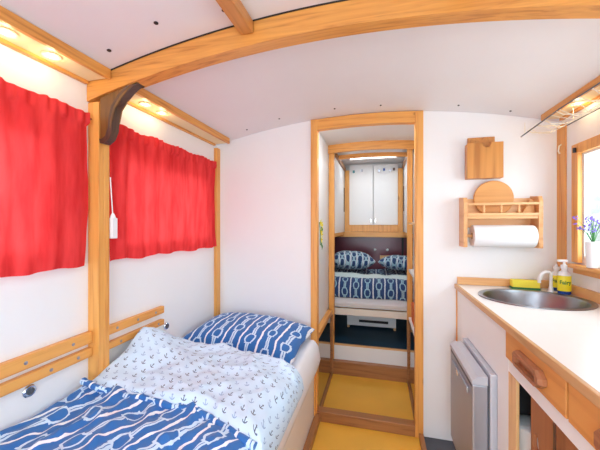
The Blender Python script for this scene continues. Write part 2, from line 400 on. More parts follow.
bm = BM(); box(bm, XL, XR, YV+.05, YB, .18, .235); box(bm, -.386, .229, YV+.021, YV+.05, .18, .235); struct('floor_bunk', bm, bluecarpet)
bm = BM(); box(bm, -.435, -.395, 2.046, YV-.051, .525, .56, .003); struct('trim_17', bm, pine['y'], label='wooden rail along the left side of the vestibule', cat='rail')
for x0, x1, nm in ((-.415, -.400, 'left'), (.236, .250, 'right')):
    t = thing('mirror_panel', 'low smoked mirror panel on the %s side of the vestibule' % nm, 'mirror', ((x0+x1)/2, 2.35, 0))
    bm = BM(); box(bm, x0, x1, 2.047, YV-.052, .012, .52); obj('panel', bm, smoked, t)
    xs = (x1-.002, x1+.012) if nm == 'left' else (x0-.012, x0+.002)
    bm = BM(); box(bm, xs[0], xs[1], 2.047, YV-.052, 0, .02, .002); box(bm, xs[0], xs[1], YV-.062, YV-.052, .02, .52, .001); obj('frame', bm, brown['y'], t)
    if nm == 'right':
        bm = BM(); box(bm, x0-.003, x0, 2.13, 2.19, .26, .32); obj('sticker', bm, whitepl, t)
# end wall of the bunk compartment
bm = BM(); panel_xz(bm, XL, XR, YB, YB+.03, 0, 30); struct('wall_end', bm, white)

# ------------------------------------------------------------------ windows
def window(n, x_in, x_out, h, label, hinge=False, nocase=False):
    y0, y1, z0, z1 = h; s = 1 if x_out > x_in else -1; lo, hi = sorted((x_in-s*.022, x_out))
    t = bpy.data.objects.new('window_%d' % n, None); C.objects.link(t); t.location = ((x_in+x_out)/2, (y0+y1)/2, z0); t['kind'] = 'structure'
    a, b_ = sorted((x_in-s*.022, x_in-s*.001)); bm = BM(); w = .045 
    for (p, q, r_, u_) in ((y0-w, y0+.005, z0-.02, z1+w), (y1-.005, y1+w, z0-.02, z1+w), (y0+.005, y1-.005, z1-.005, z1+w)): box(bm, a, b_, p, q, r_, u_, .003)
    obj('window_frame', bm, pine['z'], t) if not nocase else bm.free()
    a, b_ = sorted((x_in+s*.001, x_out-s*.005)); bm = BM(); g = .014
    for (p, q, r_, u_) in ((y0+.001, y0+g, z0+.001, z1-.001), (y1-g, y1-.001, z0+.001, z1-.001), (y0+g, y1-g, z1-g, z1-.001), (y0+g, y1-g, z0+.001, z0+g)): box(bm, a, b_, p, q, r_, u_, .002)
    obj('sash', bm, whitepl, t)
    xm = (x_in+x_out)/2; bm = BM(); box(bm, xm-.002, xm+.002, y0+g, y1-g, z0+g, z1-g); obj('pane', bm, glass, t)
    if hinge:
        bm = BM(); box(bm, x_in-.034, x_in-.0221, y1+.002, y1+.014, z1+.002, z1+.026, .003); obj('hinge', bm, screwm, t)
    return t
for i, h in enumerate(LW): window(i+1, XL, XL-WT, h, '', nocase=True)
window(4, XR, XR+WT, RW[0], ''); window(5, XR, XR+WT, RW[1], '', True)
bm = BM(); box(bm, .915, .960, .95, 1.84, 1.088, 1.106, .004); box(bm, .95, .962, .95, 1.84, 1.06, 1.088); struct('trim_18', bm, pine['y'], label='wooden sill under the right window', cat='sill')

# outside ground and pale shrubs beyond the window
bm = BM(); box(bm, -15, 15, -15, 15, -.75, -.70); struct('ground_outside', bm, plain('gravel', (.45, .43, .38), .9, var=.2, bump=.4))
def shrub(x, y, z, r, label):
    bm = BM(); bmesh.ops.create_icosphere(bm, subdivisions=4, radius=1)
    for v in bm.verts:
        n_ = noise.noise(v.co*2.3)+.6*noise.noise(v.co*6)+.4*noise.noise(v.co*14)
        v.co = Vector((v.co.x*r[0], v.co.y*r[1], v.co.z*r[2]))*(1+.28*n_)+Vector((x, y, z+r[2]))
    tag(obj('garden_shrub', bm, plain('shrub_leaves', (.80, .81, .78), .9, bump=1, bscale=12, var=.3)), label, 'shrub')
shrub(5.2, 9.4, -.75, (1.6, 1.5, 1.5), 'pale round shrub outside the right window')

# ------------------------------------------------------------------ pelmets with spotlights
def pelmet(label, xw, s, y0, y1):
    t = thing('light_pelmet', label, 'pelmet', (xw+s*.06, (y0+y1)/2, 1.85))
    bm = BM(); D_ = .128 if xw < 0 else .104
    a, b_ = sorted((xw+s*(D_-.016), xw+s*D_)); box(bm, a, b_, y0, y1, 1.870, ceil(xw+s*.128)-.003, .003); obj('front_board', bm, beamw['y'], t)
    a, b_ = sorted((xw+s*.018, xw+s*(D_-.016))); bm = BM(); box(bm, a, b_, y0, y1, 1.876, 1.883); obj('soffit', bm, soffitm, t)
    a, b_ = sorted((xw+s*.001, xw+s*.018)); bm = BM(); box(bm, a, b_, y0, y1, 1.864, 1.883, .002); obj('back_batten', bm, beamw['y'], t)
    return t
pelmet('orange pine pelmet above the near red curtain', XL, 1, -1.29, .969)
pelmet('orange pine pelmet above the far red curtain', XL, 1, 1.033, 1.95)
pelmet('orange pine pelmet above the kitchen window', XR, -1, 1.033, 1.95)
pelmet('orange pine pelmet on the right wall nearest the viewer', XR, -1, -1.29, .969)
def spot(x, y, label, e=.24):
    t = thing('spotlight', label, 'light', (x, y, 1.87), 'small warm spotlights under the pelmets')
    bm = BM(); lathe(bm, (x, y, 1.8715), [(.026, 0), (.029, .0015), (.029, .0045)], n=24); obj('rim', bm, soffitm, t)
    bm = BM(); lathe(bm, (x, y, 1.8695), [(.006, 0), (.012, .0012), (.012, .002)], n=20); obj('lens', bm, ledm, t)
    l = bpy.data.lights.new('spotlight_bulb', 'POINT'); l.energy = e; l.color = (1, .74, .40); l.shadow_soft_size = .012
    lo = bpy.data.objects.new('spotlight_bulb', l); C.objects.link(lo); lo.location = (x, y, 1.853)
xs = XL+.066
spot(xs, .66, 'nearest spotlight above the near red curtain'); spot(xs, .79, 'second spotlight above the near red curtain, nearer the bracket'); spot(xs, .3, 'spotlight above the near curtain, nearest the viewer')
spot(xs, 1.22, 'nearer spotlight above the far red curtain'); spot(xs, 1.335, 'spotlight above the far red curtain, further from the bracket')
xs = XR-.056
spot(xs, 1.72, 'spotlight above the kitchen window by the corner'); spot(xs, 1.36, 'spotlight above the kitchen window nearer the viewer'); spot(xs, .5, 'spotlight above the worktop nearest the viewer')

# ------------------------------------------------------------------ dark knee bracket
bm = BM()
outer = [(-1.0882, 1.634), (-1.072, 1.631), (-1.046, 1.648), (-1.031, 1.680), (-1.028, 1.720), (-1.016, 1.766), (-.985, 1.804), (-.945, 1.834), (-.905, 1.858), (-.892, 1.878)]
zb = lambda x: ceil(x)-.0819
inner = [(x_, zb(x_)) for x_ in (-.899, -.93, -.97, -1.03, -1.0882)]
prism(bm, outer+inner, 'y', .984, 1.022, .005)
br = tag(obj('corner_bracket', bm, wood('bracket_face', (.20, .09, .022), (.09, .038, .012), 'z', knots=False)), 'dark curved wooden bracket between left post and roof beam', 'bracket')
o2 = [(x_+.001, z_-.001) for x_, z_ in outer]
bm = BM(); rim = []
for i in range(len(outer)):
    a = Vector(outer[max(i-1, 0)]); b_ = Vector(outer[min(i+1, len(outer)-1)]); d = (b_-a).normalized(); nrm = Vector((d.y, -d.x))
    p = Vector(outer[i]); rim.append((p-nrm*.013, p+nrm*.004))
for ya, yb in ((.981, 1.025),):
    R = []
    for q0, q1 in rim: R.append([bm.verts.new((q.x, y, q.y)) for q, y in ((q0, ya), (q1, ya+.006), (q1, yb-.006), (q0, yb))])
    for a, b_ in zip(R, R[1:]):
        for k in range(4): bm.faces.new((a[k], a[(k+1) % 4], b_[(k+1) % 4], b_[k]))
    bm.faces.new(R[0]); bm.faces.new(R[-1])
obj('dark_edge', bm, walnut, br, True, label='dark stained rounded edge')
for v in br.children[0].data.vertices: pass
br.children[0].location = (0, 0, 0)

# ------------------------------------------------------------------ curtains
def curtain(y0, y1, ztop, zbot, label, seed):
    t = thing('red_curtain', label, 'curtain', (XL+.03, (y0+y1)/2, zbot))
    bm = BM(); nu, nv = 260, 46; V = {}
    W = y1-y0
    for i in range(nu+1):
        u = i/nu; y = y0+W*u
        for j in range(nv+1):
            v = j/nv
            hem = .004*math.sin(y*31+seed)+.006*nz(y, 0, 7, seed)
            z = zbot+hem+(ztop-zbot)*v
            am = .010*(1-.25*v)
            ph = 2.2*nz(y, 0, 3, seed)+.5*nz(y, z, 3, seed+2)
            x = XL+.028+am*math.sin(y*62+ph*2.6)*(.6+.8*abs(nz(y, 3, 4, seed)))+.006*nz(y, z, 9, seed+4)+.004*math.sin(y*17+seed)
            if v > .93: x = XL+.032+.003*math.sin(y*190+seed)+.002*math.sin(y*97)
            yy = y+.010*math.sin(z*9+seed)*(1 if u > .9 else .3)*(1-v)
            zz = z+(.0015*math.sin(y*150+seed*2) if v > .97 else 0)
            V[i, j] = bm.verts.new((x, yy, zz))
    for i in range(nu):
        for j in range(nv): bm.faces.new((V[i, j], V[i+1, j], V[i+1, j+1], V[i, j+1])).smooth = True
    obj('fabric', bm, curt, t, True)
    bm = BM(); tube(bm, [(XL+.024, y0-.012, ztop-.018), (XL+.024, y1+.012, ztop-.022)], .004, 8); obj('rod', bm, brown['y'], t, True)
curtain(.16, .962, 1.746, 1.142, 'near red gathered curtain left of the wooden post', 1.0)
curtain(1.055, 1.935, 1.744, 1.146, 'far red gathered curtain right of the wooden post', 4.0)
curtain(-.8, -.02, 1.752, 1.142, 'red curtain behind the viewer on the left wall', 8.0)
t = thing('cord_pull', 'white cord pull hanging in front of the far red curtain beside the post', 'cord', (-1.085, 1.045, 1.243))
bm = BM(); tube(bm, [(-1.088, 1.036, 1.50), (-1.086, 1.040, 1.42), (-1.086, 1.046, 1.345)], .0022, 6); obj('cord', bm, whitepl, t)
bm = BM(); box(bm, -1.096, -1.078, 1.036, 1.064, 1.243, 1.33, .004); lathe(bm, (-1.087, 1.048, 1.328), [(.012, 0), (.009, .012), (.004, .022)], n=12); obj('grip', bm, whitepl, t)

# ------------------------------------------------------------------ rails and sockets on the left wall
def slat(y0, y1, za0, za1, label, sc):
    t = thing('back_rest_rail', label, 'rail', (XL+.012, (y0+y1)/2, za0), 'back-rest slats along the left wall')
    bm = BM(); box(bm, XL+.001, XL+.025, y0, y1, za0, za1, .004); obj('board', bm, pine['y'], t)
    for y in sc:
        bm = BM(); lathe(bm, (XL+.0245, y, (za0+za1)/2), [(.006, 0), (.006, .002), (.003, .003)], 'x', 10); obj('screw', bm, nib, t)
slat(-.6, .979, .826, .872, 'upper wooden slat on the wall left of the post, under the near curtain', (.45, .74, .90))
slat(-.6, .995-.016, .772, .808, 'lower wooden slat on the wall left of the post', (.55, .82, .92))
slat(1.034, 1.405, .828, .866, 'upper wooden slat on the wall right of the post', (1.10, 1.22, 1.34))
slat(1.034, 1.405, .766, .796, 'lower wooden slat right of the post, behind the folded duvet', (1.12, 1.36))
for y, z, l in ((.765, .742, 'round metal socket on the wall under the near slats'), (1.447, .742, 'small round metal socket on the wall by the end of the far slats')):
    t = thing('wall_socket', l, 'socket', (XL, y, z-.022))
    bm = BM(); lathe(bm, (XL+.001, y, z), [(.021, 0), (.021, .004), (.017, .008)], 'x', 24); obj('plate', bm, chrome, t, True)
    bm = BM(); lathe(bm, (XL+.009, y, z), [(.012, 0), (.012, .002)], 'x', 20); box(bm, XL+.009, XL+.014, y-.0025, y+.0025, z-.009, z+.009, .001); obj('insert', bm, darkgrey, t)

# ------------------------------------------------------------------ bed
bed = thing('bunk_bed', 'white built-in bench bed along the left wall', 'bed', (-.77, .4, 0))
bm = BM(); box(bm, -.425, -.413, -1.0, 1.984, 0, .335); obj('front_panel', bm, white, bed)
bm = BM(); box(bm, XL+.002, -.426, -1.0, 1.984, .30, .33); obj('base_board', bm, pale['y'], bed)
bm = BM(); box(bm, -.4125, -.405, 1.955, 1.984, .0505, .335, .002); obj('end_trim', bm, pine['z'], bed)
def mtop(x, y): return .553+.004*nz(x, y, 6)+.003*ridge(x, y, 14, 3)
cl = cloth('mattress', XL+.004, -.372, -.95, 1.98, mtop, lambda x, y: .342 if x < -.43 else .342+.0*x, sheetm, nx=60, ny=160)
tag(cl, 'mattress under a white sheet on the bench bed', 'mattress')
def dtop(x, y):
    z = .672-.02*max(0, (x+.75))/.35
    z += .012*nz(x*1.2, y*.7, 5, 1)+.010*nz(x*2.2, y, 9, 2)+.013*max(0, ridge(x*1.9, y*.7, 5, 4))+.008*nz(x*2, y*.8, 20, 6)+.012*max(0, ridge(x*1.2+y*.8, y*.9, 8, 11)-.4)+.018*math.exp(-((y-.93)/.05)**2)
    z += .016*math.exp(-((x+.42)/.07)**2-((y-.74)/.08)**2)*(.6+nz(x, y, 24, 9))-.02*max(0, min(1, (y-.80)/.1))
    z -= .02*max(0, min(1, (x+.42)/.06))
    return z
def dbot(x, y): return .568-.05*max(0, min(1, (x+.385)/.04))
dv = thing('blue_duvet', 'blue duvet with white rope print, its pale anchor side folded back', 'duvet', (-.75, .45, .56))
cloth('duvet_body', XL+.006, -.345, -.35, .985, dtop, dbot, rope, dv, 150, 220, uvrot=.38)
def ftop(x, y):
    z = .700-.022*max(0, (x+.75))/.35
    z += .105*math.exp(-((x+1.06)/.15)**2-((y-1.22)/.14)**2)
    z += .014*nz(x, y, 5, 5)+.009*nz(x, y, 12, 6)+.012*max(0, ridge(x*.8, y*1.6, 5, 7))+.006*nz(x, y, 22, 8)+.010*max(0, ridge(x+y*.5, y, 8, 12)-.5)
    z -= .02*max(0, min(1, (x+.42)/.06))
    return z
fl = None
bm_f = cloth('folded_back', XL+.0255, -.325, .910, 1.40, ftop, lambda x, y: .57-.05*max(0, min(1, (x+.385)/.04)), anchor, dv, 110, 80, label='pale reverse of the duvet printed with small anchors')
# wavy front edge of the fold
for v in bm_f.data.vertices:
    wx = v.co.x+dv.location.x; wy = v.co.y+dv.location.y
    k = max(0, 1-(wy-.915)/.2); v.co.y += k*(.018*math.sin(wx*9)+.012*nz(wx, 0, 12, 3)-.075*math.exp(-((wx+.38)/.17)**2)+.02*math.exp(-((wx+.85)/.1)**2))
    k2 = max(0, 1-(1.40-wy)/.2); v.co.y += k2*(-.05*max(0, (wx+.75)/.4)+.02*math.sin(wx*8+1))
# rolled blue hem showing along the fold
bm = BM(); uvl = bm.loops.layers.uv.new('UVMap'); pts = []
for i in range(60):
    x = -1.10+.745*i/59; y = .925+.018*math.sin(x*9)+.012*nz(x, 0, 12, 3)-.075*math.exp(-((x+.38)/.17)**2)+.02*math.exp(-((x+.85)/.1)**2)
    pts.append((x, y-.008, .675-.03*max(0, (x+.75))/.35+.035*max(0, (-.90-x)/.24)+.008*nz(x, 0, 20, 1)))
tube(bm, pts, .014, 10, rr=[.010+.010*abs(nz(p[0], 1, 13, 2)) for p in pts])
for f in bm.faces:
    for lp in f.loops: lp[uvl].uv = (lp.vert.co.x, lp.vert.co.z+lp.vert.co.y)
obj('rolled_hem', bm, rope, dv, True)
def pillow(name, cx, cy, w, d, h, z0, mat, label, rot=0, tiltx=0, tilty=0, uvr=0):
    bm = BM(); uvl = bm.loops.layers.uv.new('UVMap'); n = 56; m = 40; T = {}; B = {}
    for i in range(n+1):
        for j in range(m+1):
            s, t_ = i/n*2-1, j/m*2-1
            px = s*w/2*(1-.07*(1-abs(t_))**1*1.0*abs(s)**3); py = t_*d/2*(1-.09*(1-abs(s))*abs(t_)**3)
            k = ((1-abs(s)**2.6)*(1-abs(t_)**2.6)); k = max(0, k)**.5
            wr = .010*nz(px, py, 9, 3)*k+.008*max(0, ridge(px, py*1.6, 6, 5))*k*(abs(s)**2)
            T[i, j] = bm.verts.new((px, py, h*.62*k+wr)); B[i, j] = T[i, j] if (i in (0, n) or j in (0, m)) else bm.verts.new((px, py, -h*.38*k))
    for D in (T, B):
        for i in range(n):
            for j in range(m):
                q = [(i, j), (i+1, j), (i+1, j+1), (i, j+1)]
                try: f = bm.faces.new([D[k] for k in q])
                except ValueError: continue
                for lp in f.loops:
                    a, b_ = lp.vert.co.x, lp.vert.co.y+lp.vert.co.z*.6
                    lp[uvl].uv = (a*math.cos(uvr)-b_*math.sin(uvr)+w, a*math.sin(uvr)+b_*math.cos(uvr)+d)
    M = Matrix.Translation((cx, cy, z0+h*.38)) @ Matrix.Rotation(rot, 4, 'Z') @ Matrix.Rotation(tilty, 4, 'Y') @ Matrix.Rotation(tiltx, 4, 'X')
    bmesh.ops.transform(bm, matrix=M, verts=bm.verts[:])
    return tag(obj(name, bm, mat, None, True), label, 'pillow')
pillow('blue_pillow', -.765, 1.74, .70, .46, .15, .565, rope, 'blue pillow with white rope print at the head of the bench bed', -.05, .06, .05)

# ------------------------------------------------------------------ bunk behind the doorway
bb = thing('bunk_bed', 'raised bunk bed across the far compartment', 'bed', (-.1, 3.2, .235))
bm = BM(); box(bm, XL+.003, XR-.003, 2.80, 2.825, .478, .535, .003); obj('front_rail', bm, plain('cream_rail', (.78, .70, .60), .5), bb)
bm = BM(); box(bm, XL+.003, XR-.003, 2.826, 3.60, .50, .52); obj('base_board', bm, pale['x'], bb)
cl = cloth('mattress', XL+.01, XR-.01, 2.80, 3.595, lambda x, y: .68+.004*nz(x, y, 8), lambda x, y: .537, sheetm, nx=120, ny=40)
tag(cl, 'mattress under a white sheet on the far bunk bed', 'mattress')
def btop(x, y):
    z = .78+.07*min(1, max(0, (y-2.82)/.25))+.010*nz(x, y, 7, 2)+.010*max(0, ridge(x*1.5, y, 5, 2))
    return z
dv2 = thing('navy_duvet', 'navy duvet with rope print hanging over the far bunk', 'duvet', (-.1, 3.1, .68))
# front part hangs a little over the mattress edge
def bfront(): 
    bm = BM(); uvl = bm.loops.layers.uv.new('UVMap'); nx = 140; prof = []
    P = [(2.782, .640), (2.768, .650), (2.762, .68), (2.765, .735), (2.785, .775), (2.83, .803), (2.90, .812), (2.97, .805), (2.98, .76), (2.97, .70), (2.85, .698), (2.782, .694)]
    R = []
    for i in range(nx+1):
        x = -.75+1.45*i/nx; row = []
        for k, (y, z) in enumerate(P):
            w_ = nz(x, k*.15, 6, 3)*.012; z_ = z+.010*nz(x, 0, 5, 8)+(.03*max(0, -.2-x) if 1 <= k <= 7 else 0)
            row.append(bm.verts.new((x, y+w_, z_)))
        R.append(row)
    acc = [0]
    for a, b_ in zip(P, P[1:]): acc.append(acc[-1]+math.dist(a, b_))
    acc.append(acc[-1]+.09)
    for i in range(nx):
        for k in range(len(P)):
            k2 = (k+1) % len(P); f = bm.faces.new((R[i][k], R[i+1][k], R[i+1][k2], R[i][k2])); f.smooth = True
            for lp, (ii, kk) in zip(f.loops, ((i, k), (i+1, k), (i+1, k+1), (i, k+1))): lp[uvl].uv = (1.45*ii/nx, acc[kk])
    bm.faces.new(R[0]); bm.faces.new(R[-1])
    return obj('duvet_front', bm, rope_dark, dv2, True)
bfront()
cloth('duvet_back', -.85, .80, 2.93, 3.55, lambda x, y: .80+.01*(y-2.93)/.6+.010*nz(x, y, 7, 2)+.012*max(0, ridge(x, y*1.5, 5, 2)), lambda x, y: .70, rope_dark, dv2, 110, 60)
cloth('folded_edge', -.72, .68, 2.875, 2.985, lambda x, y: .842+.012*nz(x, y, 9, 4)+.03*max(0, -.10-x), lambda x, y: .78, plain('pale_mint_cloth', (.55, .66, .66), .9, bump=.5, bscale=40), dv2, 110, 14, label='pale folded edge of the navy duvet')
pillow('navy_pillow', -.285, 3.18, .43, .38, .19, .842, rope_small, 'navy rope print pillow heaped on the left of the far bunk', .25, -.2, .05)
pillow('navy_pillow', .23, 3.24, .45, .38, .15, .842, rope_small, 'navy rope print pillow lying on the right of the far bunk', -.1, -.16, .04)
# headboard
hb = thing('headboard', 'dark burgundy headboard panel behind the far bunk', 'headboard', (-.1, 3.6, .7))
bm = BM(); box(bm, XL+.005, XR-.005, 3.60, 3.618, .69, 1.16); obj('panel', bm, burg, hb)
for x in (-.045, .093):
    bm = BM(); lathe(bm, (x, 3.583, 1.02), [(.006, 0), (.014, .004), (.014, .010), (.008, .016)], 'y', 16); obj('knob', bm, whitepl, hb, True)
bm = BM(); box(bm, .01, .40, 3.575, 3.599, .91, .955, .004); obj('ledge', bm, pale['x'], hb)
bm = BM(); box(bm, .245, .265, 3.58, 3.599, .96, 1.16, .002); obj('strap', bm, black, hb)
# heater under the bunk
ht = thing('under_bed_heater', 'white low heater box with a dark slot under the far bunk', 'heater', (-.08, 3.25, .235))
bm = BM(); box(bm, -.322, .166, 3.20, 3.32, .262, .368, .006); obj('body', bm, whitepl, ht)
bm = BM(); box(bm, -.20, .09, 3.194, 3.201, .300, .325, .002); obj('slot', bm, black, ht)
for x in (-.31, .154):
    bm = BM(); box(bm, x-.012, x+.012, 3.205, 3.235, .2355, .261, .003); obj('leg', bm, pale['z'], ht)
# overhead cupboard end with white doors
cp = thing('overhead_cupboard', 'wood framed cupboard with two white doors above the far bunk', 'cupboard', (-.065, 3.5, 1.17))
bm = BM(); box(bm, -.50, .42, 3.52, 3.60, 1.163, 1.222, .003); obj('bottom_rail', bm, pine['x'], cp)
bm = BM(); box(bm, -.384, -.335, 3.54, 3.60, 1.224, 1.93, .003); box(bm, .205, .256, 3.54, 3.60, 1.224, 1.93, .003); box(bm, -.334, .204, 3.54, 3.60, 1.224, 1.30, .003); obj('frame', bm, pine['z'], cp)
for a, b_, hx in ((-.333, -.066, -.09), (-.060, .203, -.04)):
    bm = BM(); box(bm, a, b_, 3.565, 3.583, 1.302, 1.985, .003); d_ = obj('door', bm, whitepl, cp)
    bm = BM(); box(bm, hx-.004, hx+.004, 3.553, 3.5645, 1.33, 1.37, .002); obj('handle', bm, chrome, d_)
for nm, a, b_ in (('left', -.410, -.386), ('right', .262, .284)):
    t = thing('side_cupboard', 'white cupboard side with wooden top edge on the %s of the upper niche' % nm, 'cupboard', ((a+b_)/2, 3.1, 1.17))
    bm = BM(); box(bm, a, b_, 2.76, 3.515, 1.224, 1.915); obj('panel', bm, white, t)
    bm = BM(); c0 = b_ if nm == 'left' else a-.02
    box(bm, c0, c0+.02, 2.76, 3.515, 1.915, 1.95, .003); obj('top_batten', bm, brown['y'], t)
    xx = (b_, b_+.008) if nm == 'left' else (a-.008, a)
    bm = BM(); box(bm, xx[0], xx[1], 3.46, 3.50, 1.45, 1.72, .002); obj('stay', bm, walnut, t)
    bm = BM(); box(bm, a, b_, 2.76, 3.515, 1.19, 1.222, .003); obj('bottom_edge', bm, pine['y'], t)
bm = BM(); arch(bm, -.385, .26, 2.86, 2.885, .055, .092); struct('trim_19', bm, pine['x'])
# strip lamp added behind the beam to brighten the far compartment
lt = thing('added_strip_lamp', 'added strip lamp hidden at the ceiling to light the far compartment', 'light', (-.06, 3.18, 1.981))
bm = BM(); box(bm, -.30, .18, 3.14, 3.22, 1.988, 2.001, .003); obj('fill_lamp_body', bm, whitepl, lt)
bm = BM(); box(bm, -.29, .17, 3.15, 3.21, 1.981, 1.9875, .002); obj('diffuser', bm, emit('fill_strip_glow', (1, .95, .88), 4), lt)
l = bpy.data.lights.new('fill_strip_light', 'AREA'); l.shape = 'RECTANGLE'; l.size = .45; l.size_y = .05; l.energy = 1.7; l.color = (.86, .97, 1.05)
lo = bpy.data.objects.new('fill_strip_light', l); C.objects.link(lo); lo.location = (-.06, 3.18, 1.972)
# bunting of small clips under the added strip lamp
for i, (x, m_) in enumerate(((-.28, teal), (-.19, nib), (.0, nib), (.055, bluepl), (.12, nib), (.16, walnut))):
    bm = BM(); box(bm, x-.012, x+.012, 3.535, 3.539, 1.895+.01*(i % 2), 1.925+.01*(i % 2), .001)
    tag(obj('hanging_tag', bm, m_), 'tiny tag hanging along the top of the far cupboard', 'tag', 'tiny tags above the cupboard doors')

# artificial flower on the left of the vestibule
fl = thing('flower_garland', 'yellow flowers with green leaves hung on the vestibule wall', 'flowers', (-.39, 2.07, 1.14))
bm = BM(); tube(bm, [(-.394, 2.06, 1.32), (-.392, 2.07, 1.24), (-.394, 2.08, 1.16)], .003, 6); obj('stem', bm, leaf, fl)
for k, (y, z) in enumerate(((2.04, 1.315), (2.09, 1.30), (2.05, 1.255), (2.08, 1.235), (2.07, 1.20))):
    bm = BM()
    for q in range(6):
        a = q*PI/3; c0 = Vector((-.388, y, z)); d = Vector((.25, math.cos(a), math.sin(a))).normalized(); s2 = Vector((0, -math.sin(a), math.cos(a)))
        vs = [bm.verts.new(c0), bm.verts.new(c0+d*.016+s2*.009), bm.verts.new(c0+d*.028+Vector((.004, 0, 0))), bm.verts.new(c0+d*.016-s2*.009)]; bm.faces.new(vs)
    bmesh.ops.create_icosphere(bm, subdivisions=1, radius=.006, matrix=Matrix.Translation((-.382, y, z))); obj('blossom', bm, petaly, fl)
for (y, z) in ((2.06, 1.275), (2.09, 1.27), (2.06, 1.17), (2.09, 1.15)):
    bm = BM(); c0 = Vector((-.385, y, z)); vs = [bm.verts.new(c0+Vector(p)) for p in ((0, 0, .02), (.006, .014, 0), (0, .004, -.028), (.004, -.012, 0))]; bm.faces.new(vs)
    obj('leaf', bm, leaf, fl)

# shelves on the right of the vestibule with their things
sh = thing('shelf_unit', 'narrow open shelves on the right of the vestibule', 'shelf', (.36, 2.37, .53))
for z in (.525, .92, 1.30):
    bm = BM(); box(bm, .236, .498, 2.047, YV-.047, z, z+.018, .002); obj('shelf_board', bm, pale['y'] if z > 1 else white, sh)
bm = BM(); box(bm, .48, .498, 2.047, YV-.047, .545, .918); obj('back', bm, white, sh)
for (nm, y0, y1, h, m_, lb, ct) in (('folded_cloth', 2.07, 2.20, .16, orangem, 'orange folded cloth on the lowest vestibule shelf', 'cloth'), ('storage_box', 2.23, 2.36, .22, redm, 'red box on the lowest vestibule shelf', 'box'), ('storage_box', 2.40, 2.58, .14, orangem, 'flat orange box on the lowest vestibule shelf, furthest in', 'box')):
    if nm == 'folded_cloth':
        bm = BM()
        for k in range(4): box(bm, .25, .44-.004*k, y0, y1-.006*k, .5435+k*.04, .5435+k*.04+.038, .012)
        tag(obj(nm, bm, m_, None, True), lb, ct)
    else:
        t = thing(nm, lb, ct, (.34, (y0+y1)/2, .5435)); bm = BM(); box(bm, .25, .44, y0, y1, .5435, .5435+h-.03, .003); obj('body', bm, m_, t)
        bm = BM(); box(bm, .247, .443, y0-.003, y1+.003, .5435+h-.0295, .5435+h, .004); obj('lid', bm, m_, t)

# ------------------------------------------------------------------ kitchen
ZT = .948
k = thing('kitchen_cabinet', 'white kitchen cabinet with orange wooden drawers under the worktop', 'cabinet', (.70, 1.1, 0))
bm = BM()
box(bm, .44, .452, 1.783, 1.984, 0, .922); box(bm, .44, .452, 1.25, 1.352, 0, .922); box(bm, .44, .452, 1.352, 1.783, .71, .922); box(bm, .44, .452, 1.352, 1.783, 0, .17)
obj('front_panel', bm, white, k)
bm = BM(); box(bm, .441, .456, -.2, 1.249, .775, .823, .001); obj('front_rail', bm, white, k)
bm = BM(); box(bm, .44, .450, 1.185, 1.249, .02, .774, .001); obj('upright', bm, pale['z'], k)
bm = BM(); box(bm, .435, .452, 1.985, 1.998, 0, .922, .001); obj('edge_trim', bm, pine['z'], k)
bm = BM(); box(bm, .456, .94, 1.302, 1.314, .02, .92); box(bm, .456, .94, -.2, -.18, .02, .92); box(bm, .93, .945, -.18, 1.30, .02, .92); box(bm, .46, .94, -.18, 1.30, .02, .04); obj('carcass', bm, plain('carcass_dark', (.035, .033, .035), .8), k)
def kb_handle(y0, y1, z0, z1, par):
    """boat shaped wooden grip with a finger slot"""
    bm = BM(); zc = (z0+z1)/2; h = (z1-z0)/2; e = h*.9
    out = [(y0, zc-h*.35), (y0+e, z0), (y1-e*.5, z0), (y1, zc-h*.5), (y1, zc+h*.5), (y1-e*.5, z1), (y0+e, z1), (y0, zc+h*.35)]
    inn = [(y0+e*1.1, zc-h*.35), (y0+e*1.3, zc-h*.48), (y1-e*1.2, zc-h*.48), (y1-e*1.0, zc-h*.4), (y1-e*1.0, zc+h*.4), (y1-e*1.2, zc+h*.48), (y0+e*1.3, zc+h*.48), (y0+e*1.1, zc+h*.35)]
    xa, xb = .409, .4300
    def ring(P, x): return [bm.verts.new((x, p[0], p[1])) for p in P]
    def sc(P, s): 
        cy = (y0+y1)/2; return [(cy+(p[0]-cy)*s, zc+(p[1]-zc)*s) for p in P]
    A = ring(out, xb); A2 = ring(out, xa+.010); B = ring(sc(out, .93), xa); D = ring(inn, xa); E_ = ring(inn, xb-.006)
    for P, Q in ((A, A2), (A2, B), (B, D), (D, E_)):
        for i in range(8): bm.faces.new((P[i], P[(i+1) % 8], Q[(i+1) % 8], Q[i]))
    bm.faces.new(E_); bm.faces.new(A)
    return obj('handle', bm, handlew, par)
for y0, y1, hy in ((.882, 1.247, (.965, 1.140)), (.40, .872, (.575, .75)), (-.19, .39, (.0, .20))):
    bm = BM(); box(bm, .4305, .445, y0, y1, .827, .921, .002); d_ = obj('drawer', bm, drawerw, k)
    kb_handle(hy[0], hy[1], .846, .896, d_)
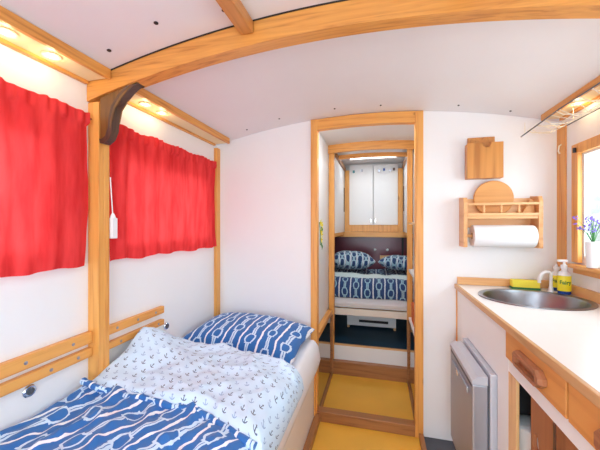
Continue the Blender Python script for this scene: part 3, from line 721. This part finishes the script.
def door_panel(y0, y1, x, hole_y, hole_z, label=None):
    bm = BM(); z0, z1 = .045, .772
    hy, hz = .016, .028; n = 24
    hp = [(hole_y+hy*math.cos(2*PI*i/n), hole_z+hz*math.sin(2*PI*i/n)) for i in range(n)]
    def edge(p):
        dy, dz = p[0]-hole_y, p[1]-hole_z; best = 1e9
        if dy > 1e-9: best = min(best, (y1-hole_y)/dy)
        if dy < -1e-9: best = min(best, (y0-hole_y)/dy)
        if dz > 1e-9: best = min(best, (z1-hole_z)/dz)
        if dz < -1e-9: best = min(best, (z0-hole_z)/dz)
        return (hole_y+dy*best, hole_z+dz*best)
    # corners added so the outline stays square
    outer_ = [edge(p) for p in hp]
    for cy_, cz_ in ((y0, z0), (y0, z1), (y1, z0), (y1, z1)):
        j = min(range(n), key=lambda i: math.dist(outer_[i], (cy_, cz_)) if True else 0); 
        ang = [math.atan2((cz_-hole_z), (cy_-hole_y))]
        j = min(range(n), key=lambda i: abs(math.atan2(math.sin(math.atan2(outer_[i][1]-hole_z, outer_[i][0]-hole_y)-ang[0]), math.cos(math.atan2(outer_[i][1]-hole_z, outer_[i][0]-hole_y)-ang[0]))))
        outer_[j] = (cy_, cz_)
    R = [[bm.verts.new((xx, p[0], p[1])) for p in P] for P, xx in ((hp, x), (outer_, x), (outer_, x+.010), (hp, x+.010))]
    for a in range(4):
        P, Q = R[a], R[(a+1) % 4]
        for i in range(n): bm.faces.new((P[i], P[(i+1) % n], Q[(i+1) % n], Q[i]))
    return obj('sliding_door', bm, redwood, k, label=label)
door_panel(.58, 1.095, .446, 1.065, .645, 'reddish brown door with an oval finger hole')
door_panel(-.17, .965, .4335, .10, .645) if 0 else door_panel(-.17, .62, .460, .10, .645)
bm = BM(); box(bm, .4425, .4455, .955, .963, .05, .77); obj('door_seam', bm, walnut, k)
bm = BM(); lathe(bm, (.4575, 1.065, .645), [(.020, 0), (.020, .002)], 'x', 24, sx=1, sy=1.4); obj('finger_plate', bm, whitepl, k)
k.location.x += .010
bn = thing('storage_bin', 'white bin standing in the cabinet gap behind the brown door', 'bin', (.525, 1.23, .04))
bm = BM(); lathe(bm, (.522, 1.235, .0405), [(.046, 0), (.048, .02), (.055, .53), (.057, .54), (.057, .552), (.050, .552)], n=28); obj('body', bm, whitepl, bn, True)
bm = BM(); lathe(bm, (.522, 1.235, .593), [(.058, 0), (.058, .008), (.05, .014)], n=28); obj('lid', bm, whitepl, bn, True)
# worktop with sink cut-out
SX, SY, RX, RY = .712, 1.690, .222, .203
wt = thing('kitchen_worktop', 'white laminate worktop with pale wooden front edge', 'worktop', (.70, .9, .922))
bm = BM(); n = 64; x0, x1, y0, y1 = .45, .958, 1.30, 1.998
def rect_pt(a):
    dx, dy = math.cos(a), math.sin(a); b_ = min(((x1-SX)/dx if dx > 0 else (x0-SX)/dx) if abs(dx) > 1e-9 else 1e9, ((y1-SY)/dy if dy > 0 else (y0-SY)/dy) if abs(dy) > 1e-9 else 1e9)
    return (SX+dx*b_, SY+dy*b_)
angs = [2*PI*i/n for i in range(n)]+[math.atan2(b_-SY, a-SX) % (2*PI) for a in (x0, x1) for b_ in (y0, y1)]; angs = sorted(set(round(a, 6) for a in angs)); n = len(angs)
ell = lambda a, m_: (SX+RX*m_*math.cos(a)/1, SY+RY*m_*math.sin(a))
def ell_dir(a, m_):
    r_ = 1/math.sqrt((math.cos(a)/RX)**2+(math.sin(a)/RY)**2)*m_; return (SX+r_*math.cos(a), SY+r_*math.sin(a))
R = [[bm.verts.new((*p, z)) for p in P] for P, z in (([rect_pt(a) for a in angs], ZT), ([ell_dir(a, .97) for a in angs], ZT), ([ell_dir(a, .97) for a in angs], .924), ([rect_pt(a) for a in angs], .924))]
for a in range(4):
    P, Q = R[a], R[(a+1) % 4]
    for i in range(n): bm.faces.new((P[i], P[(i+1) % n], Q[(i+1) % n], Q[i]))
box(bm, .45, .958, -.2, 1.2995, .924, ZT)
obj('top', bm, worktopm, wt)
bm = BM(); box(bm, .436, .4495, -.2, 1.998, .923, ZT+.001, .003); obj('front_edge', bm, wood('edge_strip', (.66, .38, .17), (.52, .27, .10), 'y', knots=False), wt)
bs = thing('worktop_upstand', 'pale wooden upstand strip along the back of the worktop', 'trim', (.7, 1.99, ZT))
bm = BM(); box(bm, .45, .944, 1.978, 1.998, ZT+.001, ZT+.044, .003); obj('back_strip', bm, beechx, bs)
bm = BM(); box(bm, .944, .960, -.2, 1.908, ZT+.001, ZT+.048, .003); obj('side_strip', bm, beech, bs)
sk = thing('oval_sink', 'oval stainless steel sink set in the white worktop', 'sink', (SX, SY, ZT))
bm = BM(); n = 64
prof = [(1.035, .001), (1.03, .005), (.985, .006), (.93, .002), (.91, -.008), (.86, -.055), (.80, -.105), (.66, -.135), (.35, -.145), (.12, -.147)]
prof2 = [(.12, -.149), (.35, -.147), (.66, -.137), (.805, -.108), (.865, -.056), (.915, -.010), (.96, .000)]
R = [[bm.verts.new((SX+RX*m_*math.cos(2*PI*i/n), SY+RY*m_*math.sin(2*PI*i/n), ZT+h)) for i in range(n)] for m_, h in prof+prof2]
for a in range(len(R)):
    P, Q = R[a], R[(a+1) % len(R)]
    for i in range(n): bm.faces.new((P[i], P[(i+1) % n], Q[(i+1) % n], Q[i]))
obj('bowl', bm, steel, sk, True)
bm = BM(); lathe(bm, (SX, SY, ZT-.149), [(.026, -.004), (.030, .001), (.024, .004), (.008, .001)], n=24); obj('drain', bm, chrome, sk, True)
# tap: white swan-neck
tp = thing('water_tap', 'small white swan-neck tap behind the sink', 'tap', (.93, 1.86, ZT))
bm = BM(); lathe(bm, (.868, 1.868, ZT+.001), [(.014, 0), (.014, .006), (.011, .012), (.009, .030)], n=18); obj('base', bm, whitepl, tp, True)
bm = BM(); pts = [(.868, 1.868, ZT+.02), (.868, 1.868, ZT+.085), (.865, 1.867, ZT+.100), (.855, 1.863, ZT+.108), (.840, 1.858, ZT+.108), (.822, 1.851, ZT+.100), (.811, 1.847, ZT+.086), (.806, 1.845, ZT+.068), (.806, 1.845, ZT+.052)]
tube(bm, pts, .0075, 12); obj('spout', bm, whitepl, tp, True)
# washing-up bottles
def bottle(x, y, label, txt, tall, pump):
    t = thing('soap_bottle', label, 'bottle', (x, y, ZT+.001)); z = ZT+.0012
    bm = BM(); lathe(bm, (x, y, z), [(.024, 0), (.028, .003), (.028, .018)], n=28, sx=1, sy=.8); obj('blue_base', bm, bluepl, t, True)
    bm = BM(); lathe(bm, (x, y, z), [(.0285, .0185), (.029, .022), (.029, .086*tall), (.0285, .088*tall)], n=28, sx=1, sy=.8); obj('label', bm, yellowpl, t, True)
    bm = BM(); lathe(bm, (x, y, z), [(.028, .0885*tall), (.027, .098*tall), (.018, .108*tall), (.012, .112*tall), (.012, .120*tall)], n=28, sx=1, sy=.8); obj('shoulder', bm, whitepl, t, True)
    bm = BM(); lathe(bm, (x, y, z), [(.015, .1205*tall), (.015, .138*tall), (.006, .140*tall), (.005, .152*tall)], n=20)
    if pump: box(bm, x-.030, x+.012, y-.008, y+.008, z+.152*tall, z+.163*tall, .003)
    obj('cap', bm, whitepl, t, True)
    cu = bpy.data.curves.new('txt', 'FONT'); cu.body = txt; cu.size = .026; cu.extrude = .0004; cu.align_x = 'CENTER'; cu.offset = .0006
    to = bpy.data.objects.new('txt', cu); C.objects.link(to); bpy.context.view_layer.update()
    me = bpy.data.meshes.new_from_object(to); bpy.data.objects.remove(to); bm = BM(); bm.from_mesh(me)
    th0 = -PI/2-.20
    for v in bm.verts:
        th = th0+v.co.x/.029; r_ = .0294+v.co.z
        v.co = Vector((x+r_*math.cos(th), y+.8*r_*math.sin(th), z+.050*tall+v.co.y))
    o = obj('lettering', bm, greenpl, t)
bottle(.908, 1.83, 'yellow washing-up bottle with green lettering and white pump by the sink', 'Fairy', 1.08, True)
t = bottle(.922, 1.93, 'yellow washing-up bottle standing behind the white tap in the corner', 'Fairy', .93, False)
# sponge
sp = thing('kitchen_sponge', 'yellow sponge with green scouring side behind the sink', 'sponge', (.752, 1.935, ZT))
Ms = Matrix.Translation((.775, 1.935, ZT)) @ Matrix.Rotation(-.10, 4, 'Z')
bm = BM(); box(bm, -.064, .064, -.032, .032, .0015, .0105, .002, M=Ms); obj('scouring_pad', bm, spongeg, sp)
bm = BM(); box(bm, -.063, .063, -.031, .031, .011, .050, .007, M=Ms); obj('foam', bm, spongey, sp, True)

# fridge
fr = thing('mini_fridge', 'small grey fridge built into the kitchen cabinet', 'fridge', (.62, 1.52, .17))
bm = BM(); box(bm, .428, .90, 1.362, 1.778, .175, .705, .003); obj('body', bm, greylight, fr)
bm = BM(); box(bm, .366, .4215, 1.368, 1.762, .19, .655, .006); obj('door', bm, [greymetal], fr)
bm = BM(); prism(bm, [(.364, .6555), (.4215, .6555), (.4215, .690), (.385, .687), (.364, .672)], 'y', 1.366, 1.764, .002); obj('top_cap', bm, greylight, fr)
bm = BM(); box(bm, .357, .3655, 1.42, 1.70, .592, .618, .004); h_ = obj('handle', bm, greymetal, fr)
bm = BM(); box(bm, .3650, .3662, 1.38, 1.75, .640, .652); obj('grip_recess', bm, darkgrey, fr)
bm = BM(); lathe(bm, (.356, 1.58, .603), [(.014, 0), (.014, .0015)], 'x', 20, sx=1.3); obj('badge', bm, chrome, fr)
bm = BM(); box(bm, .4217, .4277, 1.372, 1.758, .20, .65); obj('seal', bm, darkgrey, fr)
bm = BM(); lathe(bm, (.364, 1.46, .26), [(.008, 0), (.008, .002)], 'x', 14); obj('lock', bm, chrome, fr)

# ------------------------------------------------------------------ wall box with a cut notch
lb = thing('wall_box', 'small wooden letter box with a notched front hung on the white wall', 'box', (.59, 1.96, 1.56))
bm = BM(); box(bm, .505, .648, 1.986, 1.998, 1.568, 1.812, .004); obj('back_plate', bm, batten, lb)
bm = BM(); box(bm, .490, .498, 1.944, 1.985, 1.566, 1.765, .002); box(bm, .666, .674, 1.944, 1.985, 1.566, 1.765, .002); box(bm, .498, .666, 1.944, 1.985, 1.566, 1.574, .002); obj('sides', bm, boxw, lb)
notch = [(.490, 1.566), (.674, 1.566), (.674, 1.768), (.614, 1.768)]+[(.590+.023*math.cos(a), 1.762-.024*math.sin(a)) for a in [PI*i/10 for i in range(0, 11)]]+[(.566, 1.768), (.490, 1.768)]
bm = BM(); prism(bm, notch, 'y', 1.935, 1.9435, .001); obj('front_panel', bm, boxw, lb)

# ------------------------------------------------------------------ rack with paper roll
rk = thing('kitchen_rack', 'wooden wall rack with spindles and a paper roll holder', 'rack', (.65, 1.95, 1.17))
for x0 in (.462, .826):
    prof_ = [(1.998, 1.175), (1.895, 1.175), (1.893, 1.20), (1.898, 1.24), (1.895, 1.30), (1.893, 1.43), (1.905, 1.455), (1.998, 1.462)]
    bm = BM(); prism(bm, prof_, 'x', x0, x0+.020, .0015); obj('side_panel', bm, beech, rk)
bm = BM(); box(bm, .483, .825, 1.984, 1.998, 1.285, 1.452, .002); obj('back_board', bm, beechx, rk)
bm = BM(); box(bm, .483, .825, 1.898, 1.983, 1.335, 1.349, .002); obj('shelf_board', bm, beechx, rk)
bm = BM(); box(bm, .483, .825, 1.893, 1.905, 1.410, 1.424, .002); box(bm, .483, .825, 1.893, 1.897, 1.350, 1.366, .001); obj('top_rail', bm, beechx, rk)
for x in (.565, .650, .735):
    bm = BM(); lathe(bm, (x, 1.900, 1.3665), [(.006, 0), (.009, .008), (.006, .016), (.008, .022), (.006, .030), (.006, .043)], n=14); obj('spindle', bm, beech, rk, True)
bm = BM(); tube(bm, [(.4825, 1.925, 1.238), (.8255, 1.925, 1.238)], .009, 12); obj('dowel', bm, beech, rk, True)
pr = thing('paper_roll', 'white kitchen paper roll hanging in the wooden rack', 'paper roll', (.66, 1.925, 1.185))
bm = BM(); n = 40
R = [[bm.verts.new((x, 1.925+r_*math.cos(2*PI*i/n), 1.238+r_*math.sin(2*PI*i/n))) for i in range(n)] for r_, x in ((.020, .512), (.060, .512), (.062, .516), (.062, .808), (.060, .812), (.020, .812))]
for a in range(len(R)):
    P, Q = R[a], R[(a+1) % len(R)]
    for i in range(n): bm.faces.new((P[i], P[(i+1) % n], Q[(i+1) % n], Q[i]))
obj('paper', bm, paper, pr, True)
bm = BM(); n = 24
R = [[bm.verts.new((x, 1.925+r_*math.cos(2*PI*i/n), 1.238+r_*math.sin(2*PI*i/n))) for i in range(n)] for r_, x in ((.0155, .511), (.0195, .511), (.0195, .813), (.0155, .813))]
for a in range(4):
    P, Q = R[a], R[(a+1) % 4]
    for i in range(n): bm.faces.new((P[i], P[(i+1) % n], Q[(i+1) % n], Q[i]))
obj('core', bm, plain('card_core', (.5, .38, .25), .9), pr, True)
# round board on the rack shelf
bm = BM(); lathe(bm, (.634, 1.962, 1.452), [(.098, 0), (.102, .003), (.102, .013), (.098, .016)], 'y', 48)
tag(obj('round_board', bm, osb, None, False), 'round wooden board standing in the rack behind the rail', 'board')
# small things lying in the shelf: wedge shaped scraper on the right
bm = BM(); prism(bm, [(.755, 1.350), (.822, 1.350), (.822, 1.405), (.815, 1.44), (.80, 1.44)], 'y', 1.93, 1.945, .002)
tag(obj('wooden_wedge', bm, osb), 'small wooden wedge leaning at the right end of the rack shelf', 'board')

# ------------------------------------------------------------------ wire drying rack under right pelmet
wr = thing('wire_rack', 'thin wire hanging rack below the pelmet above the kitchen window', 'rack', (.80, 1.7, 1.80))
bm = BM(); tube(bm, [(.775, 1.975, 1.797), (.775, 1.6, 1.815), (.775, 1.1, 1.815)], .0032, 8); obj('rod', bm, darkgrey, wr, True, label='dark front rod')
bm = BM(); tube(bm, [(.905, 1.80, 1.795), (.905, 1.1, 1.795)], .0026, 8); obj('rod', bm, darkgrey, wr, True)
for i, y in enumerate((1.90, 1.82, 1.72, 1.62, 1.5, 1.38)):
    bm = BM(); dz = .012*math.sin(i*2.1)
    tube(bm, [(.775, y, 1.811), (.79, y-.02, 1.79+dz), (.84, y-.03, 1.785+dz), (.885, y-.02, 1.79), (.905, y, 1.800)], .0024, 6); obj('cross_wire', bm, palewire, wr, True)
bm = BM(); tube(bm, [(.79, 1.90, 1.80), (.82, 1.78, 1.76), (.85, 1.66, 1.80), (.83, 1.55, 1.765), (.88, 1.45, 1.80)], .0022, 6); obj('string', bm, palewire, wr, True)
for i in range(9):
    y = 1.88-.07*i; bm = BM(); tube(bm, [(.777, y, 1.812), (.81, y-.03, 1.775+.012*(i % 2)), (.85, y-.05+.03*(i % 3), 1.77), (.88, y-.09, 1.79), (.903, y-.06, 1.797)], .0017, 5); obj('cross_wire', bm, palewire, wr, True)
for x, y in ((.775, 1.93), (.775, 1.3), (.905, 1.3), (.905, 1.75)):
    bm = BM(); tube(bm, [(x, y, 1.799), (x, y, 1.8615)], .0015, 6); obj('hanger', bm, palewire, wr, True)
# hook with cord on the corner post
bm = BM(); tube(bm, [(.957, 1.955, 1.735), (.944, 1.95, 1.727), (.940, 1.95, 1.70), (.947, 1.95, 1.685)], .004, 8)
tag(obj('white_hook', bm, palewire, None, True), 'small pale hook on the right corner post', 'hook')

# ------------------------------------------------------------------ flowers at the window
vs_ = thing('flower_vase', 'white vase with small purple flowers at the kitchen window', 'vase', (.93, 1.655, 1.107))
bm = BM(); lathe(bm, (.932, 1.655, 1.107), [(.022, 0), (.025, .003), (.027, .05), (.029, .115), (.026, .118)], n=24); obj('vase', bm, whitepl, vs_, True)
rnd = random.Random(3)
for i in range(26):
    a = rnd.uniform(0, 2*PI); sp_ = rnd.uniform(.2, 1); ty = 1.66+.10*sp_*math.cos(a); tx = .915+.018*math.sin(a)*sp_; tz = 1.255+.09*rnd.random()+.02*(1-sp_)
    bm = BM(); tube(bm, [(.932, 1.655, 1.215), ((.932+tx)/2, (1.655+ty)/2, 1.215+(tz-1.215)*.65), (tx, ty, tz)], .001, 5)
    s_ = obj('stem', bm, leaf, vs_)
    bm = BM()
    for q in range(5):
        c0 = Vector((tx+rnd.uniform(-.006, .006), ty+rnd.uniform(-.010, .010), tz+rnd.uniform(-.007, .007)))
        bmesh.ops.create_icosphere(bm, subdivisions=1, radius=rnd.uniform(.0025, .0045), matrix=Matrix.Translation(c0) @ Matrix.Diagonal((1, 1.3, .7, 1)))
    obj('blossom', bm, petalp, s_)

# ------------------------------------------------------------------ rear glazed doors, added unseen behind the viewer to let in fill light
for i, (a, b_) in enumerate(((-.748, -.102), (-.098, .548))):
    t = bpy.data.objects.new('door_%d' % (i+1), None); C.objects.link(t); t.location = ((a+b_)/2, -1.315, 0); t['kind'] = 'structure'
    bm = BM(); w = .07
    for (p, q, r_, u_) in ((a, a+w, .003, 1.815), (b_-w, b_, .003, 1.815), (a+w, b_-w, 1.745, 1.815), (a+w, b_-w, .003, .30)): box(bm, p, q, -1.33, -1.30, r_, u_, .003)
    obj('door_frame', bm, pine['z'], t)
    bm = BM(); box(bm, a+w, b_-w, -1.317, -1.313, .30, 1.745); obj('door_glass', bm, glass, t)

# ------------------------------------------------------------------ light
W = bpy.data.worlds.new('overcast'); bpy.context.scene.world = W; W.use_nodes = True; nt = W.node_tree
bg = nt.nodes['Background']; tcw = nt.nodes.new('ShaderNodeTexCoord'); sx_ = nt.nodes.new('ShaderNodeSeparateXYZ'); rp = nt.nodes.new('ShaderNodeValToRGB')
nt.links.new(tcw.outputs['Generated'], sx_.inputs[0]); nt.links.new(sx_.outputs[2], rp.inputs[0]); nt.links.new(rp.outputs[0], bg.inputs[0])
rp.color_ramp.elements[0].color = (.86, .95, 1, 1); rp.color_ramp.elements[1].color = (.78, .90, 1, 1); bg.inputs[1].default_value = 2.4
def area(name, loc, rot, sx, sy, e, col=(1, 1, 1)):
    l = bpy.data.lights.new(name, 'AREA'); l.shape = 'RECTANGLE'; l.size = sx; l.size_y = sy; l.energy = e; l.color = col
    o = bpy.data.objects.new(name, l); C.objects.link(o); o.location = loc; o.rotation_euler = rot; return o
area('fill_rear_doors', (-.1, -1.28, 1.05), (PI/2, 0, 0), 1.15, 1.4, 29, (.80, .97, 1.12))  # added area lamp just inside the unseen doors, soft fill from behind
area('daylight_kitchen_window', (XR+.05, 1.395, 1.40), (0, PI/2, 0), .5, .75, 5, (.88, .98, 1.08))
area('fill_side_window', (XR+.05, -.25, 1.40), (0, PI/2, 0), .5, .65, 7, (.86, .98, 1.1))  # added area lamp at the unseen side window, brightens the bed side
area('daylight_curtain_near', (XL-.06, .50, 1.40), (0, -PI/2, 0), .4, .6, 3.0, (.85, .98, 1.1))
area('daylight_curtain_far', (XL-.06, 1.50, 1.40), (0, -PI/2, 0), .4, .7, 2.4, (.85, .98, 1.1))
# added unseen fill lamps: dome over the viewer, strip behind the doorway beam
def fill_dome(x, y, label, e, r=.10):
    z = ceil(x); t = thing('added_ceiling_lamp', label, 'light', (x, y, z-.03))
    bm = BM(); lathe(bm, (x, y, z-.028), [(r*.95, 0), (r, .006), (r, .026)], n=32); obj('fill_lamp_base', bm, whitepl, t, True)
    bm = BM(); lathe(bm, (x, y, z-.045), [(r*.3, 0), (r*.7, .004), (r*.88, .016)], n=32); obj('shade', bm, emit('fill_dome_glass', (1, .95, .88), 3), t, True)
    l = area('fill_ceiling_light', (x, y, z-.05), (0, 0, 0), r*1.6, r*1.6, e, (.84, .98, 1.08)); l.data.shape = 'DISK'
fill_dome(-.1, -.25, 'added round white ceiling lamp, unseen above the viewer', 7)
t = thing('added_strip_lamp', 'added slim strip lamp hidden behind the first doorway beam', 'light', (-.09, 2.075, 1.985))  # added out of view to brighten the vestibule
bm = BM(); box(bm, -.34, .16, 2.05, 2.10, 1.985, 1.995, .002); obj('fill_lamp_body', bm, whitepl, t)
bm = BM(); box(bm, -.33, .15, 2.055, 2.095, 1.979, 1.9845, .002); obj('diffuser', bm, emit('fill_strip_glass', (1, .97, .92), 4), t)
area('fill_strip_light', (-.09, 2.075, 1.975), (math.radians(12), 0, 0), .48, .04, 4.0, (.86, .97, 1.05))

# ------------------------------------------------------------------ camera
f_px = 305.0
cd = bpy.data.cameras.new('camera'); cam = bpy.data.objects.new('camera', cd); C.objects.link(cam)
cd.sensor_fit = 'HORIZONTAL'; cd.sensor_width = 36; cd.lens = f_px/600*36; cd.clip_start = .02
cam.location = (0, 0, 1.30); cam.rotation_euler = (PI/2, 0, math.atan(79/f_px)); bpy.context.scene.camera = cam
S = bpy.context.scene
S.view_settings.view_transform = 'Standard'; S.view_settings.look = 'None'; S.view_settings.gamma = 1; S.view_settings.use_curve_mapping = False
S.view_settings.exposure = -0.06
S.cycles.use_denoising = True; S.cycles.max_bounces = 12; S.cycles.diffuse_bounces = 8; S.cycles.glossy_bounces = 4; S.cycles.sample_clamp_indirect = 6
